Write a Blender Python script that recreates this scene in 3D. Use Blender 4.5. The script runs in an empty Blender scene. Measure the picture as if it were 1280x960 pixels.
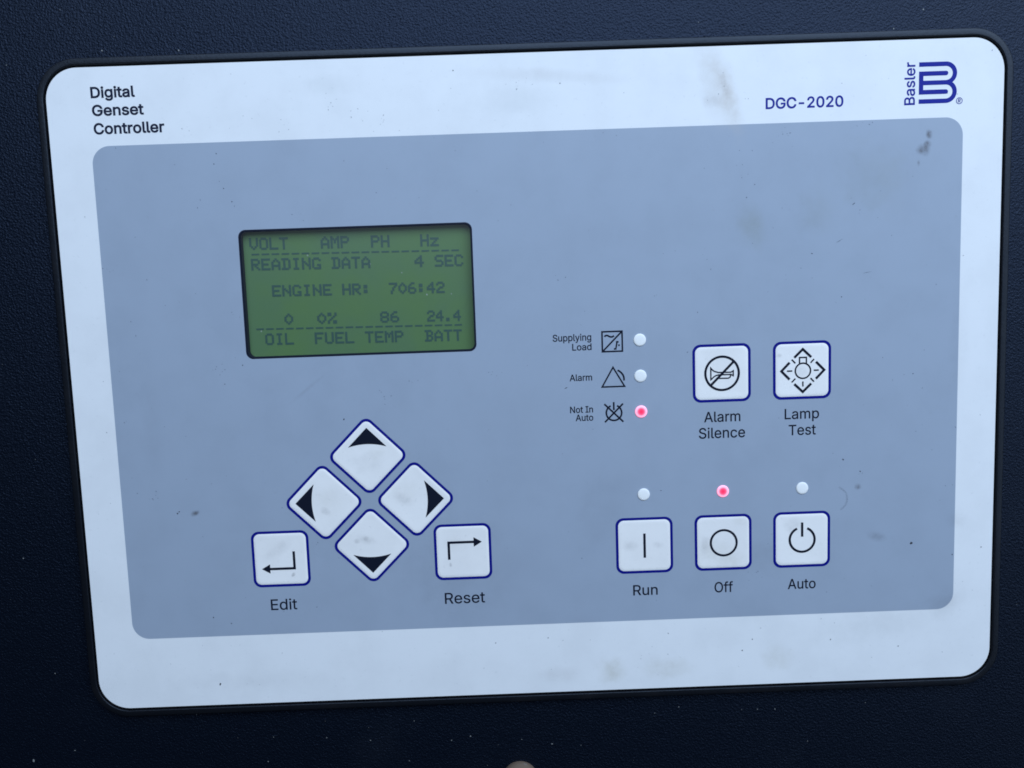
import bpy, bmesh, json, math, random
from mathutils import Matrix, Vector
from mathutils.geometry import delaunay_2d_cdt

# ------------------------------------------------------------------ camera, world, light, exposure
scene = bpy.context.scene
MM = 0.001
# panel coordinates used below: x to the right, y DOWN, h towards the viewer, all in millimetres,
# origin at the middle of the white faceplate.  World: X = x, Z = -y, Y = -h (metres).
cam_d = bpy.data.cameras.new('camera')
cam = bpy.data.objects.new('camera', cam_d)
scene.collection.objects.link(cam)
cam_d.sensor_width = 36.0
cam_d.lens = 28.125
cam_d.clip_start = 0.005
cam_d.clip_end = 50.0
Rp = ((0.99933603, 0.03520746, -0.0093771), (-0.03597152, 0.9943051, -0.10031658), (0.0057918, 0.10058729, 0.99491138))
def p2w(v): return Vector((v[0], v[2], -v[1]))
cx, cy, cz = p2w(Rp[0]), -p2w(Rp[1]), -p2w(Rp[2])
cp = Vector((-9.4406, -257.4271, 26.7418)) * MM
cam.matrix_world = Matrix(((cx[0], cy[0], cz[0], cp[0]), (cx[1], cy[1], cz[1], cp[1]), (cx[2], cy[2], cz[2], cp[2]), (0, 0, 0, 1)))
scene.camera = cam

world = bpy.data.worlds.new('World')
scene.world = world
world.use_nodes = True
bg = world.node_tree.nodes['Background']
bg.inputs[0].default_value = (0.45, 0.66, 1.0, 1)
bg.inputs[1].default_value = 0.025

ld = bpy.data.lights.new('open_sky', 'AREA')          # the soft daylight that comes in from above, in front and to the right
ld.shape = 'RECTANGLE'
ld.size = 1.5; ld.size_y = 0.8
ld.energy = 18.6
ld.color = (0.595, 0.755, 0.985)
lo = bpy.data.objects.new('open_sky', ld)
scene.collection.objects.link(lo)
lo.location = (0.20, -0.72, 0.62)
lo.rotation_euler = (Vector((0, 0, 0)) - lo.location).to_track_quat('-Z', 'Y').to_euler()

l2 = bpy.data.lights.new('open_sky_side', 'AREA')    # the lower sky seen past the photographer, to the right
l2.shape = 'RECTANGLE'; l2.size = 0.9; l2.size_y = 0.9
l2.energy = 2.8; l2.color = (0.60, 0.77, 1.0)
lo2 = bpy.data.objects.new('open_sky_side', l2)
scene.collection.objects.link(lo2)
lo2.location = (1.0, -0.85, -0.05)
lo2.rotation_euler = (Vector((0, 0, 0)) - lo2.location).to_track_quat('-Z', 'Y').to_euler()

vs = scene.view_settings
vs.view_transform = 'Standard'; vs.look = 'None'; vs.exposure = 0.0; vs.gamma = 1.0
try: vs.use_curve_mapping = False
except Exception: pass
scene.render.engine = 'CYCLES'
scene.cycles.max_bounces = 6
scene.cycles.filter_width = 1.75
scene.cycles.transparent_max_bounces = 8

SPECKS = [(-22.8, -99.3, 0.35), (-23.7, -93.9, 0.2), (-48.4, -81.7, 0.22), (-40.4, -81.7, 0.22), (-58.2, -73.0, 0.25), (-23.2, -75.0, 0.2), (-35.2, -60.9, 0.2), (-62.6, -93.7, 0.2), (-16.8, -62.3, 0.2), (-86.1, -86.9, 0.2), (-88.8, -87.7, 0.22), (-75.5, -57.0, 0.25), (-72.0, -55.0, 0.2), (10.3, -94.4, 0.3), (1.7, -94.3, 0.2), (30.2, -90.8, 0.2), (55.1, -66.9, 0.25), (71.0, -61.4, 0.25), (68.4, -57.4, 0.25), (61.3, -95.9, 0.2), (70.3, -71.8, 0.2), (27.6, -77.9, 0.2), (59.8, -89.5, 0.25), (56.3, -87.7, 0.2), (61.6, -91.8, 0.25), (-6.3, -57.6, 0.2), (71.0, -61.3, 0.22), (68.4, -57.4, 0.25), (79.7, -53.7, 0.22), (104.5, -52.3, 0.25), (110.2, -49.7, 0.2), (111.0, -58.0, 0.2), (89.2, -39.1, 0.28), (98.8, -25.0, 0.28), (85.7, -34.6, 0.22), (89.3, -31.4, 0.24), (106.3, -24.1, 0.2), (129.2, -27.9, 0.25), (137.8, -36.8, 0.25), (76.8, -47.6, 0.2), (97.0, -23.3, 0.2), (99.6, 28.0, 0.4), (105.3, 32.2, 0.38), (106.0, 32.8, 0.2), (104.9, 33.1, 0.15), (125.3, 5.4, 0.22), (125.7, -7.0, 0.25), (122.2, 0.6, 0.3), (119.3, 0.8, 0.2), (128.8, 25.9, 0.25), (133.5, 38.1, 0.22), (112.3, -5.0, 0.25), (115.6, 2.4, 0.25), (131.8, 42.9, 0.2), (135.8, 37.9, 0.2), (144.4, 14.9, 0.25), (123.4, 19.6, 0.2), (-16.4, 86.0, 0.28), (1.1, 84.9, 0.28), (41.3, 84.9, 0.28), (32.0, 93.4, 0.25), (-20.7, 94.6, 0.25), (35.8, 89.4, 0.2), (66.1, 91.8, 0.35), (69.5, 88.1, 0.3), (15.2, 86.2, 0.2), (72.3, 84.3, 0.25), (-94.3, -9.9, 0.32), (-100.4, -4.0, 0.28), (-133.7, 7.3, 0.26), (-133.0, 6.9, 0.18), (-124.5, 3.1, 0.2), (-115.2, 26.6, 0.2), (-120.9, 9.1, 0.2), (-118.9, 37.9, 0.45), (-118.3, 37.4, 0.3), (-131.4, 30.7, 0.25), (-139.3, -6.3, 0.25), (-140.4, 33.7, 0.2), (-125.4, -51.6, 0.22), (-111.2, -73.6, 0.2), (-98.9, -73.4, 0.28), (-98.0, -76.5, 0.28), (-104.0, -62.5, 0.25), (-96.4, -65.8, 0.3), (-94.1, -61.6, 0.3), (-93.4, -60.2, 0.25), (-97.6, -68.0, 0.2), (-117.6, -29.9, 0.25), (-128.9, -25.1, 0.25), (-107.7, -33.3, 0.2), (-62.8, 8.8, 0.4), (118.6, 92.4, 0.35), (95.8, 89.2, 0.35), (136.2, 61.4, 0.3), (145.8, 59.3, 0.35), (92.6, 81.9, 0.25), (97.1, 83.5, 0.25), (109.7, 96.0, 0.22), (122.5, 57.0, 0.7), (94.4, 72.7, 0.22), (109.4, 71.2, 0.22), (-109.1, 96.7, 0.5), (-104.6, 83.5, 0.2), (-87.8, 86.7, 0.25), (-111.2, 46.0, 0.25), (-109.7, 73.5, 0.35), (-100.2, 97.0, 0.2), (-125.1, 89.0, 0.2)]
DUST = [(-131.8, -109.4, 0.35), (-108.0, -108.7, 0.3), (-72.1, -106.6, 0.2), (124.7, -113.5, 0.32), (115.5, -108.0, 0.28), (-161.8, -106.0, 0.2), (54.3, -111.9, 0.2), (-26.3, 119.5, 0.28), (1.4, 123.4, 0.3), (-93.2, 117.1, 0.2), (-75.2, 118.1, 0.22), (-60.4, 119.6, 0.22), (-45.2, 113.3, 0.2), (-34.1, 107.0, 0.2), (-164.9, 91.7, 0.25), (-118.7, 108.1, 0.22), (77.7, 114.0, 0.22), (71.7, 113.8, 0.2), (88.9, 125.9, 0.2), (-47.5, 127.5, 0.25), (-95.6, 125.8, 0.25), (-32.8, 120.7, 0.2), (-175.0, 122.3, 0.5), (-160.7, 119.2, 0.25), (-171.7, 51.6, 0.3), (44.9, 111.9, 0.22), (36.7, 113.8, 0.2)]
PANE_DUST = [(-71.4, -44.1, 0.3), (-34.1, -30.4, 0.28), (-26.3, -30.4, 0.22), (-87.6, -20.6, 0.28), (-41.8, -37.6, 0.18), (-51.6, -40.7, 0.15)]
GLYPHS = json.loads('{"-":[453,[[[263,244,337,244,337,226],[337,207,337,188,263,188],[188,188,114,188,114,207],[114,226,114,244,188,244]]]],"0":[453,[[[264,-7,227,-7,189,-7],[157,3,130,24,103,45],[83,74,69,113,55,152],[48,199,48,254,48,309],[55,356,69,395,83,434],[104,464,130,484,157,505],[189,516,227,516,264,516],[296,505,323,484,350,464],[370,434,384,395,398,356],[405,309,405,254,405,199],[398,152,384,113,370,74],[350,45,323,24,297,3]],[[202,50,227,50,252,50],[273,58,290,74,308,90],[321,113,330,144,339,174],[344,211,344,254,344,297],[339,334,330,365,321,395],[308,419,290,435,273,451],[252,460,227,460,202,460],[180,451,163,435,146,419],[132,395,123,365,114,334],[109,297,109,254,109,211],[114,174,123,144,132,113],[146,90,163,74,180,58]]]],"2":[453,[[[172,0,64,0,64,16],[64,32,64,47,121,108],[177,168,234,229,254,249],[270,267,282,282,295,298],[304,313,311,327,317,341],[320,356,320,371,320,390],[316,405,308,419,299,432],[288,442,273,449,259,456],[242,460,224,460,204,460],[187,456,172,447,158,439],[147,428,139,413,131,399],[127,382,127,362,107,362],[86,362,66,362,66,392],[72,419,86,442,100,465],[119,483,143,496,167,509],[194,516,225,516,255,516],[282,509,306,497,329,484],[348,467,361,445,374,424],[381,399,381,372,381,354],[378,335,371,318,364,300],[353,280,336,259,319,237],[296,211,267,180,229,140],[191,100,153,60,153,59],[153,58,153,57,231,57],[310,57,389,57,389,38],[389,19,389,0,281,0]]]],"A":[480,[[[39,0,16,0,78,170],[140,339,201,509,226,509],[251,509,276,509,338,339],[401,170,463,0,440,0],[418,0,395,0,359,101],[323,202,287,302,281,321],[273,344,264,372,255,400],[245,435,232,478,236,478],[241,478,245,478,233,435],[222,399,213,371,204,343],[196,320,191,302,155,202],[120,101,85,0,62,0]],[[197,142,110,142,110,161],[110,180,110,199,197,199],[283,199,370,199,370,180],[370,161,370,142,283,142]]]],"B":[456,[[[122,0,60,0,60,170],[60,339,60,509,120,509],[181,509,241,509,276,509],[306,503,329,491,352,479],[369,462,381,442,392,422],[398,399,398,374,398,352],[394,334,387,320,379,306],[369,294,356,286,344,277],[330,271,315,267,315,265],[315,264,315,262,331,261],[347,255,363,245,379,235],[392,221,402,203,413,185],[418,163,418,136,418,111],[412,87,400,67,388,46],[370,30,344,18,319,6],[287,0,247,0,184,0]],[[125,115,125,57,165,57],[205,57,245,57,284,57],[313,65,330,80,347,95],[355,114,355,137,355,154],[351,170,342,184,334,198],[321,209,306,218,290,227],[271,231,248,231,207,231],[166,231,125,231,125,173]],[[125,341,125,285,162,285],[200,285,238,285,257,285],[273,289,288,296,303,303],[315,313,323,326,332,339],[336,355,336,372,336,395],[328,414,313,429,297,444],[273,452,240,452,202,452],[163,452,125,452,125,396]]]],"C":[510,[[[293,-7,267,-7,223,-7],[184,4,150,25,116,46],[89,76,70,115,50,154],[40,201,40,254,40,308],[50,354,70,393,89,432],[116,462,150,484,184,505],[223,516,267,516,293,516],[317,512,340,504,363,497],[384,486,402,471,420,457],[436,439,448,418,460,398],[468,374,473,348,451,348],[430,348,408,348,404,366],[398,381,389,395,381,408],[370,419,357,428,345,438],[331,444,315,449,300,454],[284,456,267,456,236,456],[208,448,184,432,159,417],[139,394,125,364,111,334],[103,297,103,254,103,211],[111,175,125,145,140,115],[159,92,184,76,209,61],[236,53,267,53,284,53],[300,55,315,60,331,65],[345,71,357,81,370,90],[381,101,389,114,398,128],[404,143,408,160,430,160],[451,160,473,160,469,135],[460,111,448,91,436,70],[421,52,402,38,384,23],[363,12,341,5,318,-3]]]],"D":[502,[[[271,0,219,0,178,0],[137,0,96,0,96,19],[96,38,96,57,136,57],[175,57,215,57,256,57],[291,65,318,81,345,97],[366,119,379,149,392,179],[399,214,399,255,399,296],[392,331,379,361,366,390],[346,412,320,428,293,444],[260,452,221,452,178,452],[136,452,93,452,93,471],[93,490,93,509,137,509],[181,509,225,509,275,509],[317,499,353,478,388,458],[415,429,433,391,452,353],[462,308,462,255,462,202],[452,157,433,119,414,81],[387,51,351,31,314,10]],[[103,509,125,509,125,339],[125,170,125,0,103,0],[82,0,60,0,60,170],[60,339,60,509,82,509]]]],"E":[419,[[[165,0,60,0,60,170],[60,339,60,509,164,509],[268,509,372,509,372,490],[372,471,372,452,290,452],[207,452,125,452,125,396],[125,341,125,286,202,286],[278,286,355,286,355,267],[355,248,355,229,278,229],[202,229,125,229,125,172],[125,114,125,57,208,57],[292,57,375,57,375,38],[375,19,375,0,270,0]]]],"G":[520,[[[309,-7,269,-7,223,-7],[184,4,149,25,115,46],[88,77,69,116,50,155],[40,201,40,254,40,308],[50,354,69,393,88,432],[115,462,149,484,183,505],[221,516,265,516,292,516],[317,512,340,504,364,496],[385,484,403,469,422,454],[437,437,449,416,461,396],[470,373,474,349,452,349],[430,349,408,349,403,365],[396,380,387,393,379,406],[368,417,356,427,344,436],[330,444,315,448,300,453],[283,456,265,456,235,456],[208,448,183,432,159,417],[139,394,125,364,111,334],[103,297,103,254,103,211],[111,175,125,145,140,115],[159,92,184,76,209,61],[237,53,269,53,297,53],[323,59,345,71,367,83],[384,101,396,123,409,146],[415,172,415,202,421,201],[428,200,434,199,384,199],[333,199,283,199,283,218],[283,237,283,256,348,256],[413,256,478,256,478,237],[478,219,478,200,478,158],[469,122,451,91,433,60],[408,36,377,19,345,2]]]],"I":[300,[[[111,0,31,0,31,19],[31,38,31,57,60,57],[89,57,118,57,118,189],[118,320,118,452,89,452],[60,452,31,452,31,471],[31,490,31,509,111,509],[190,509,269,509,269,490],[269,471,269,452,240,452],[212,452,183,452,183,320],[183,189,183,57,212,57],[240,57,269,57,269,38],[269,19,269,0,190,0]]]],"L":[393,[[[160,0,60,0,60,170],[60,339,60,509,82,509],[103,509,125,509,125,358],[125,208,125,57,203,57],[282,57,361,57,361,38],[361,19,361,0,261,0]]]],"N":[523,[[[82,0,60,0,60,170],[60,339,60,509,85,509],[111,509,136,509,205,400],[274,291,343,183,349,174],[355,164,363,151,370,138],[379,123,388,107,396,90],[405,73,414,55,411,55],[408,54,405,54,403,72],[401,90,401,108,400,126],[399,142,399,157,399,172],[399,185,399,195,399,300],[399,404,399,509,420,509],[442,509,463,509,463,339],[463,170,463,0,438,0],[412,0,387,0,325,97],[264,193,202,290,194,303],[186,316,177,331,169,345],[159,362,148,381,137,400],[123,424,108,452,111,453],[115,453,119,454,120,428],[121,405,122,384,123,362],[124,344,124,328,125,312],[125,300,125,291,125,194],[125,97,125,0,103,0]]]],"O":[533,[[[311,-7,267,-7,223,-7],[184,4,150,25,116,46],[90,76,70,115,50,154],[40,201,40,254,40,308],[50,354,70,393,90,432],[116,462,150,484,184,505],[223,516,267,516,311,516],[350,505,384,484,418,462],[444,432,464,393,483,354],[493,308,493,254,493,201],[483,154,464,115,444,76],[418,46,384,25,350,4]],[[236,53,267,53,297,53],[325,61,349,76,374,91],[394,114,408,144,423,174],[430,211,430,254,430,298],[423,335,408,365,394,395],[374,417,349,433,325,448],[297,456,267,456,236,456],[209,448,184,433,159,417],[140,394,125,364,111,334],[103,297,103,254,103,211],[111,174,125,144,140,114],[159,92,184,76,209,61]]]],"R":[449,[[[82,0,60,0,60,170],[60,339,60,509,119,509],[177,509,236,509,275,509],[307,502,333,489,359,475],[378,457,390,433,403,410],[409,382,409,352,409,321],[403,295,390,271,378,248],[359,230,333,217,307,204],[275,198,236,198,189,198],[143,198,96,198,96,217],[96,236,96,255,142,255],[188,255,234,255,260,255],[281,259,298,267,314,275],[326,286,334,300,341,315],[345,332,345,352,345,372],[341,390,334,405,326,420],[314,431,298,440,281,448],[259,452,233,452,197,452],[161,452,125,452,125,301],[125,151,125,0,103,0]],[[378,0,353,0,312,76],[271,153,230,229,254,229],[279,229,303,229,344,153],[386,76,428,0,403,0]]]],"S":[447,[[[263,-9,224,-9,187,-9],[155,-3,128,9,100,21],[79,38,64,60,49,82],[40,107,38,137,60,137],[82,137,104,137,106,117],[112,101,123,88,134,75],[149,65,166,59,184,52],[203,49,224,49,247,49],[268,53,286,60,304,68],[319,78,329,92,340,105],[346,121,346,139,346,155],[341,169,332,179,323,189],[311,198,296,205,281,211],[264,217,245,222,224,228],[204,234,184,239,142,251],[109,268,86,289,63,311],[52,339,52,372,52,401],[60,426,75,448,90,469],[111,486,138,498,164,510],[194,516,227,516,261,516],[290,510,316,498,342,486],[362,469,377,449,392,428],[400,404,401,378,380,378],[358,378,337,378,335,403],[323,423,302,437,281,451],[256,459,225,459,203,459],[184,455,167,448,151,441],[138,431,129,418,120,406],[115,391,115,376,115,358],[120,344,131,334,142,323],[154,314,169,308,184,302],[199,297,212,293,230,289],[247,284,264,279,279,275],[295,270,312,264,328,257],[344,248,359,238,373,227],[385,214,395,198,404,181],[408,162,408,139,408,111],[401,86,386,64,372,41],[351,24,323,11,296,-2]]]],"T":[449,[[[85,452,32,452,32,471],[32,490,32,509,160,509],[288,509,417,509,417,490],[417,471,417,452,363,452],[310,452,257,452,257,301],[257,151,257,0,235,0],[214,0,193,0,193,151],[193,301,193,452,139,452]]]],"a":[389,[[[182,-9,160,-9,136,-9],[114,-4,94,5,75,14],[59,27,48,45,36,62],[30,83,30,108,30,130],[35,147,43,161,52,175],[63,185,78,193,92,201],[108,207,125,211,143,215],[160,218,178,220,201,223],[219,225,234,227,248,228],[258,231,265,235,272,239],[276,245,276,255,276,255],[276,256,276,257,276,272],[273,286,267,297,261,308],[252,316,240,322,228,328],[213,331,196,331,178,331],[162,328,149,322,136,317],[126,309,118,301,110,292],[104,283,100,274,80,280],[61,285,41,291,50,314],[62,332,79,346,95,360],[113,369,133,375,153,381],[173,384,194,384,208,384],[223,383,239,379,255,376],[271,370,286,360,301,351],[313,338,322,320,332,303],[337,280,337,251,337,168],[337,84,337,0,317,0],[297,0,277,0,277,17],[277,35,277,52,275,52],[274,52,272,52,268,43],[261,34,252,25,243,15],[230,7,215,1,200,-5]],[[155,45,170,45,193,45],[212,50,228,59,243,68],[255,79,263,93,271,107],[276,122,276,138,276,155],[276,173,276,190,273,187],[268,184,259,182,251,180],[242,178,231,176,221,174],[210,172,200,171,190,170],[182,169,175,168,161,166],[147,163,134,159,121,154],[111,148,103,139,96,131],[92,119,92,105,92,92],[95,81,102,72,109,63],[118,57,130,52,142,48]]]],"c":[396,[[[226,-8,207,-8,173,-8],[143,0,117,16,91,33],[71,56,56,85,41,114],[34,149,34,187,34,227],[41,262,56,291,71,321],[91,343,117,360,143,376],[173,384,207,384,226,384],[243,382,260,377,276,372],[292,365,305,356,319,347],[330,335,340,322,350,309],[357,294,362,277,342,272],[322,267,303,262,300,272],[296,281,290,289,285,297],[278,305,270,311,262,317],[253,322,242,325,232,328],[220,330,207,330,182,330],[161,323,145,310,129,297],[116,280,108,258,100,237],[96,213,96,187,96,162],[100,139,108,117,116,96],[129,79,145,66,161,53],[182,46,207,46,220,46],[232,48,243,52,253,55],[263,60,271,66,279,72],[286,80,292,89,297,97],[301,107,304,117,324,112],[343,107,363,102,358,85],[351,70,341,56,332,43],[320,31,306,21,293,12],[277,4,261,-1,244,-6]]]],"d":[424,[[[219,-8,195,-8,164,-8],[136,0,111,16,87,32],[68,55,55,84,41,114],[34,149,34,189,34,229],[41,263,55,293,69,322],[88,345,112,361,136,376],[164,384,196,384,219,384],[238,381,253,373,268,365],[279,356,287,346,296,336],[302,327,306,319,308,319],[309,319,311,319,311,382],[311,446,311,509,331,509],[351,509,372,509,372,339],[372,170,372,0,352,0],[332,0,313,0,313,20],[313,39,313,59,311,59],[309,59,307,59,302,51],[295,42,287,31,278,21],[267,12,252,4,238,-4]],[[181,47,205,47,227,47],[247,53,263,65,279,77],[291,94,299,115,308,136],[312,161,312,189,312,217],[308,242,300,263,292,284],[279,300,263,312,247,324],[228,330,205,330,181,330],[161,324,145,311,129,299],[116,282,108,261,100,240],[96,216,96,189,96,162],[100,138,109,117,117,95],[129,78,145,66,161,53]]]],"e":[404,[[[238,-8,212,-8,175,-8],[143,0,117,16,90,33],[70,56,56,85,41,114],[34,148,34,187,34,226],[41,260,55,290,69,319],[89,343,115,359,141,376],[171,384,205,384,226,384],[246,381,266,374,285,367],[303,356,319,341,335,326],[348,306,357,282,366,258],[371,228,371,194,371,186],[371,178,371,169,272,169],[174,169,75,169,75,187],[75,204,75,221,163,221],[250,221,338,221,329,215],[319,208,310,202,310,227],[306,249,298,269,290,288],[278,303,263,314,247,325],[228,330,205,330,182,330],[163,325,146,313,130,302],[118,288,109,270,100,251],[96,232,96,211,96,200],[96,189,96,178,96,150],[101,126,110,106,120,87],[134,72,151,61,168,51],[189,46,212,46,228,46],[241,48,254,53,266,57],[277,64,285,73,294,82],[301,93,306,105,325,101],[345,96,365,91,359,71],[349,54,335,39,321,24],[303,13,283,4,262,-4]]]],"f":[254,[[[154,379,228,379,228,362],[228,344,228,327,154,327],[80,327,6,327,6,344],[6,362,6,379,80,379]],[[101,0,81,0,81,144],[81,288,81,432,81,453],[86,471,96,486,106,500],[119,511,135,519,152,526],[169,530,187,530,201,530],[213,529,222,527,232,525],[238,523,243,521,238,503],[233,486,227,468,224,470],[220,471,215,472,210,473],[203,474,195,474,176,474],[163,469,154,460,146,451],[142,437,142,419,142,279],[142,140,142,0,121,0]]]],"g":[425,[[[238,-151,207,-151,179,-151],[155,-147,134,-140,113,-132],[96,-123,82,-110,69,-98],[58,-84,51,-69,67,-60],[84,-50,101,-41,107,-49],[113,-57,122,-66,130,-75],[141,-82,154,-88,168,-94],[186,-97,207,-97,238,-97],[263,-90,282,-75,302,-60],[311,-37,311,-6,311,19],[311,44,311,68,310,68],[308,68,306,68,301,60],[295,51,287,41,278,32],[267,23,252,16,238,8],[219,5,195,5,164,5],[137,12,113,27,88,41],[69,62,55,90,41,118],[34,152,34,191,34,230],[41,264,55,293,69,322],[88,345,112,361,137,376],[165,384,196,384,220,384],[239,381,253,373,268,365],[280,356,288,346,297,336],[303,327,308,319,309,319],[311,319,313,319,313,339],[313,359,313,379,333,379],[353,379,372,379,372,250],[372,121,372,-9,372,-42],[365,-69,350,-90,335,-111],[316,-126,291,-136,266,-146]],[[181,59,205,59,228,59],[248,64,264,75,280,86],[292,101,300,121,308,141],[312,165,312,193,312,220],[308,243,300,264,292,284],[280,301,264,312,248,324],[228,330,205,330,181,330],[161,324,145,312,129,299],[117,283,109,262,100,242],[96,219,96,193,96,166],[100,143,109,123,117,103],[129,87,145,76,162,65]]]],"i":[167,[[[73,0,53,0,53,126],[53,253,53,379,73,379],[93,379,114,379,114,253],[114,126,114,0,93,0]],[[95,443,84,443,72,443],[62,447,54,455,45,462],[41,472,41,483,41,494],[45,504,54,512,62,520],[72,524,84,524,95,524],[106,520,114,512,122,504],[126,494,126,483,126,472],[122,462,114,455,106,447]]]],"l":[189,[[[147,-2,139,-2,110,-2],[88,5,74,20,60,35],[53,57,53,84,53,226],[53,367,53,509,73,509],[93,509,114,509,114,372],[114,235,114,99,114,81],[116,69,120,62,125,55],[133,52,146,52,152,52],[157,52,160,53,164,53],[167,54,170,54,173,37],[177,20,181,3,175,1],[169,0,162,-1,154,-2]]]],"m":[610,[[[73,0,53,0,53,126],[53,253,53,379,72,379],[92,379,112,379,112,351],[112,323,112,295,111,295],[109,295,108,295,113,316],[121,332,132,346,144,359],[157,369,172,376,187,383],[203,386,219,386,247,386],[270,378,287,361,305,344],[316,322,321,295,318,295],[315,295,312,295,317,313],[325,329,337,343,349,357],[364,367,381,375,398,382],[416,386,437,386,459,386],[479,381,497,372,515,362],[530,348,541,328,551,309],[557,285,557,255,557,170],[557,85,557,0,536,0],[516,0,496,0,496,85],[496,169,496,254,496,281],[488,301,473,313,457,325],[439,330,419,330,402,330],[387,327,374,320,362,313],[352,303,345,290,339,278],[335,263,335,247,335,165],[335,82,335,0,315,0],[295,0,274,0,274,87],[274,173,274,260,274,281],[267,298,253,311,239,324],[221,330,199,330,185,330],[171,327,158,320,144,313],[134,303,126,289,118,276],[114,258,114,238,114,159],[114,79,114,0,93,0]]]],"n":[410,[[[114,249,114,227,114,151],[114,76,114,0,93,0],[73,0,53,0,53,126],[53,253,53,379,72,379],[92,379,112,379,112,349],[112,318,112,287,109,287],[106,287,102,287,114,322],[131,347,152,362,174,377],[199,384,227,384,253,384],[276,379,295,369,314,358],[330,342,341,321,352,299],[357,273,357,240,357,160],[357,80,357,0,337,0],[316,0,296,0,296,78],[296,157,296,235,296,265],[288,288,273,304,258,321],[237,329,210,329,192,329],[175,325,161,317,146,309],[135,298,126,283,118,267]]]],"o":[415,[[[242,-8,207,-8,173,-8],[143,0,117,16,91,33],[71,56,56,85,41,114],[34,149,34,187,34,227],[41,262,56,291,71,321],[91,343,117,360,143,376],[173,384,207,384,242,384],[273,376,299,360,325,343],[345,321,359,291,374,262],[381,227,381,187,381,149],[374,114,359,85,345,56],[325,33,299,16,273,0]],[[182,46,207,46,233,46],[254,53,270,66,287,79],[299,96,307,117,315,139],[319,162,319,187,319,213],[315,236,307,258,299,280],[287,297,270,310,254,323],[233,330,207,330,182,330],[161,323,145,310,129,297],[116,280,108,258,100,237],[96,213,96,187,96,162],[100,139,108,117,116,96],[129,79,145,66,161,53]]]],"p":[424,[[[73,-143,53,-143,53,31],[53,205,53,379,72,379],[92,379,112,379,112,359],[112,339,112,319,114,319],[116,319,118,319,123,327],[129,336,137,346,145,356],[157,365,171,373,186,381],[205,384,229,384,261,384],[289,376,313,361,337,345],[356,322,370,293,383,263],[390,229,390,189,390,149],[383,114,370,84,356,55],[337,32,313,16,289,0],[261,-8,229,-8,206,-8],[187,-4,173,4,158,12],[146,21,138,31,130,42],[123,51,118,59,117,59],[115,59,114,59,114,-8],[114,-76,114,-143,93,-143]],[[197,47,220,47,244,47],[263,53,279,66,295,78],[308,95,316,117,324,138],[328,162,328,189,328,216],[324,240,316,261,308,282],[296,299,280,311,264,324],[244,330,220,330,197,330],[177,324,161,312,145,300],[133,284,125,263,117,242],[113,217,113,189,113,161],[117,136,125,115,133,94],[146,77,162,65,178,53]]]],"r":[259,[[[73,0,53,0,53,126],[53,253,53,379,72,379],[92,379,112,379,112,360],[112,340,112,321,113,321],[114,321,115,321,122,340],[135,355,152,367,170,379],[190,385,213,385,218,385],[223,385,229,384,235,384],[240,384,243,384,243,363],[243,343,243,322,242,323],[237,323,230,324,223,325],[215,326,207,326,189,326],[173,322,159,315,145,307],[134,297,126,284,118,270],[114,255,114,237,114,158],[114,79,114,0,93,0]]]],"s":[365,[[[211,-8,182,-8,156,-8],[133,-4,112,3,92,11],[75,23,62,38,49,53],[40,72,36,94,55,98],[74,102,94,107,99,86],[109,70,124,60,139,50],[158,45,181,45,208,45],[229,51,244,62,260,74],[268,87,268,103,268,116],[263,127,254,136,245,144],[231,151,212,155,191,160],[170,165,149,170,115,178],[89,191,72,208,55,225],[47,247,47,274,47,296],[53,315,65,332,77,348],[94,361,115,370,136,380],[160,384,187,384,213,384],[235,380,254,372,272,365],[287,353,299,339,310,325],[319,309,324,290,305,286],[287,281,268,277,263,292],[255,304,243,316,230,327],[212,333,187,333,165,333],[146,327,131,317,116,306],[109,293,109,277,109,263],[114,252,124,243,134,235],[150,228,172,223,191,218],[210,214,229,209,264,201],[290,188,306,171,323,154],[331,133,331,107,331,84],[325,64,312,47,300,30],[282,16,260,6,237,-3]]]],"t":[227,[[[138,379,204,379,204,362],[204,344,204,327,138,327],[72,327,6,327,6,344],[6,362,6,379,72,379]],[[65,345,65,471,85,471],[106,471,126,471,126,347],[126,222,126,98,126,81],[129,69,136,61,143,54],[154,50,170,50,174,50],[179,50,185,51,191,52],[197,53,202,54,206,36],[209,19,213,2,207,0],[200,-2,192,-3,184,-4],[176,-4,168,-4,136,-4],[110,4,92,21,74,38],[65,62,65,93,65,219]]]],"u":[410,[[[211,-5,182,-5,157,-5],[134,0,115,11,95,21],[80,37,69,59,58,80],[53,107,53,139,53,219],[53,299,53,379,73,379],[93,379,114,379,114,301],[114,222,114,144,114,114],[121,91,137,75,152,58],[173,50,200,50,218,50],[235,54,249,62,264,70],[275,81,283,97,292,112],[296,131,296,153,296,228],[296,304,296,379,316,379],[337,379,357,379,357,253],[357,126,357,0,337,0],[318,0,298,0,298,31],[298,61,298,92,301,92],[304,92,307,92,295,57],[279,32,257,17,235,2]]]],"y":[389,[[[51,-140,47,-139,52,-121],[57,-103,61,-86,65,-86],[68,-87,71,-87,83,-90],[94,-91,104,-89,114,-87],[122,-82,130,-74,138,-66],[145,-53,151,-36,155,-24],[159,-13,163,-1,114,126],[66,252,17,379,40,379],[62,379,84,379,111,305],[138,230,165,155,174,132],[181,109,187,87,193,64],[199,42,206,21,198,21],[191,21,184,21,190,42],[196,64,202,87,209,110],[216,132,224,155,251,230],[278,305,305,379,327,379],[349,379,371,379,316,234],[260,88,204,-58,196,-78],[187,-94,177,-107,166,-120],[153,-129,139,-136,125,-142],[109,-145,91,-145,81,-145],[72,-144,65,-143,57,-142]]]]}')

rnd = random.Random(7)
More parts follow.
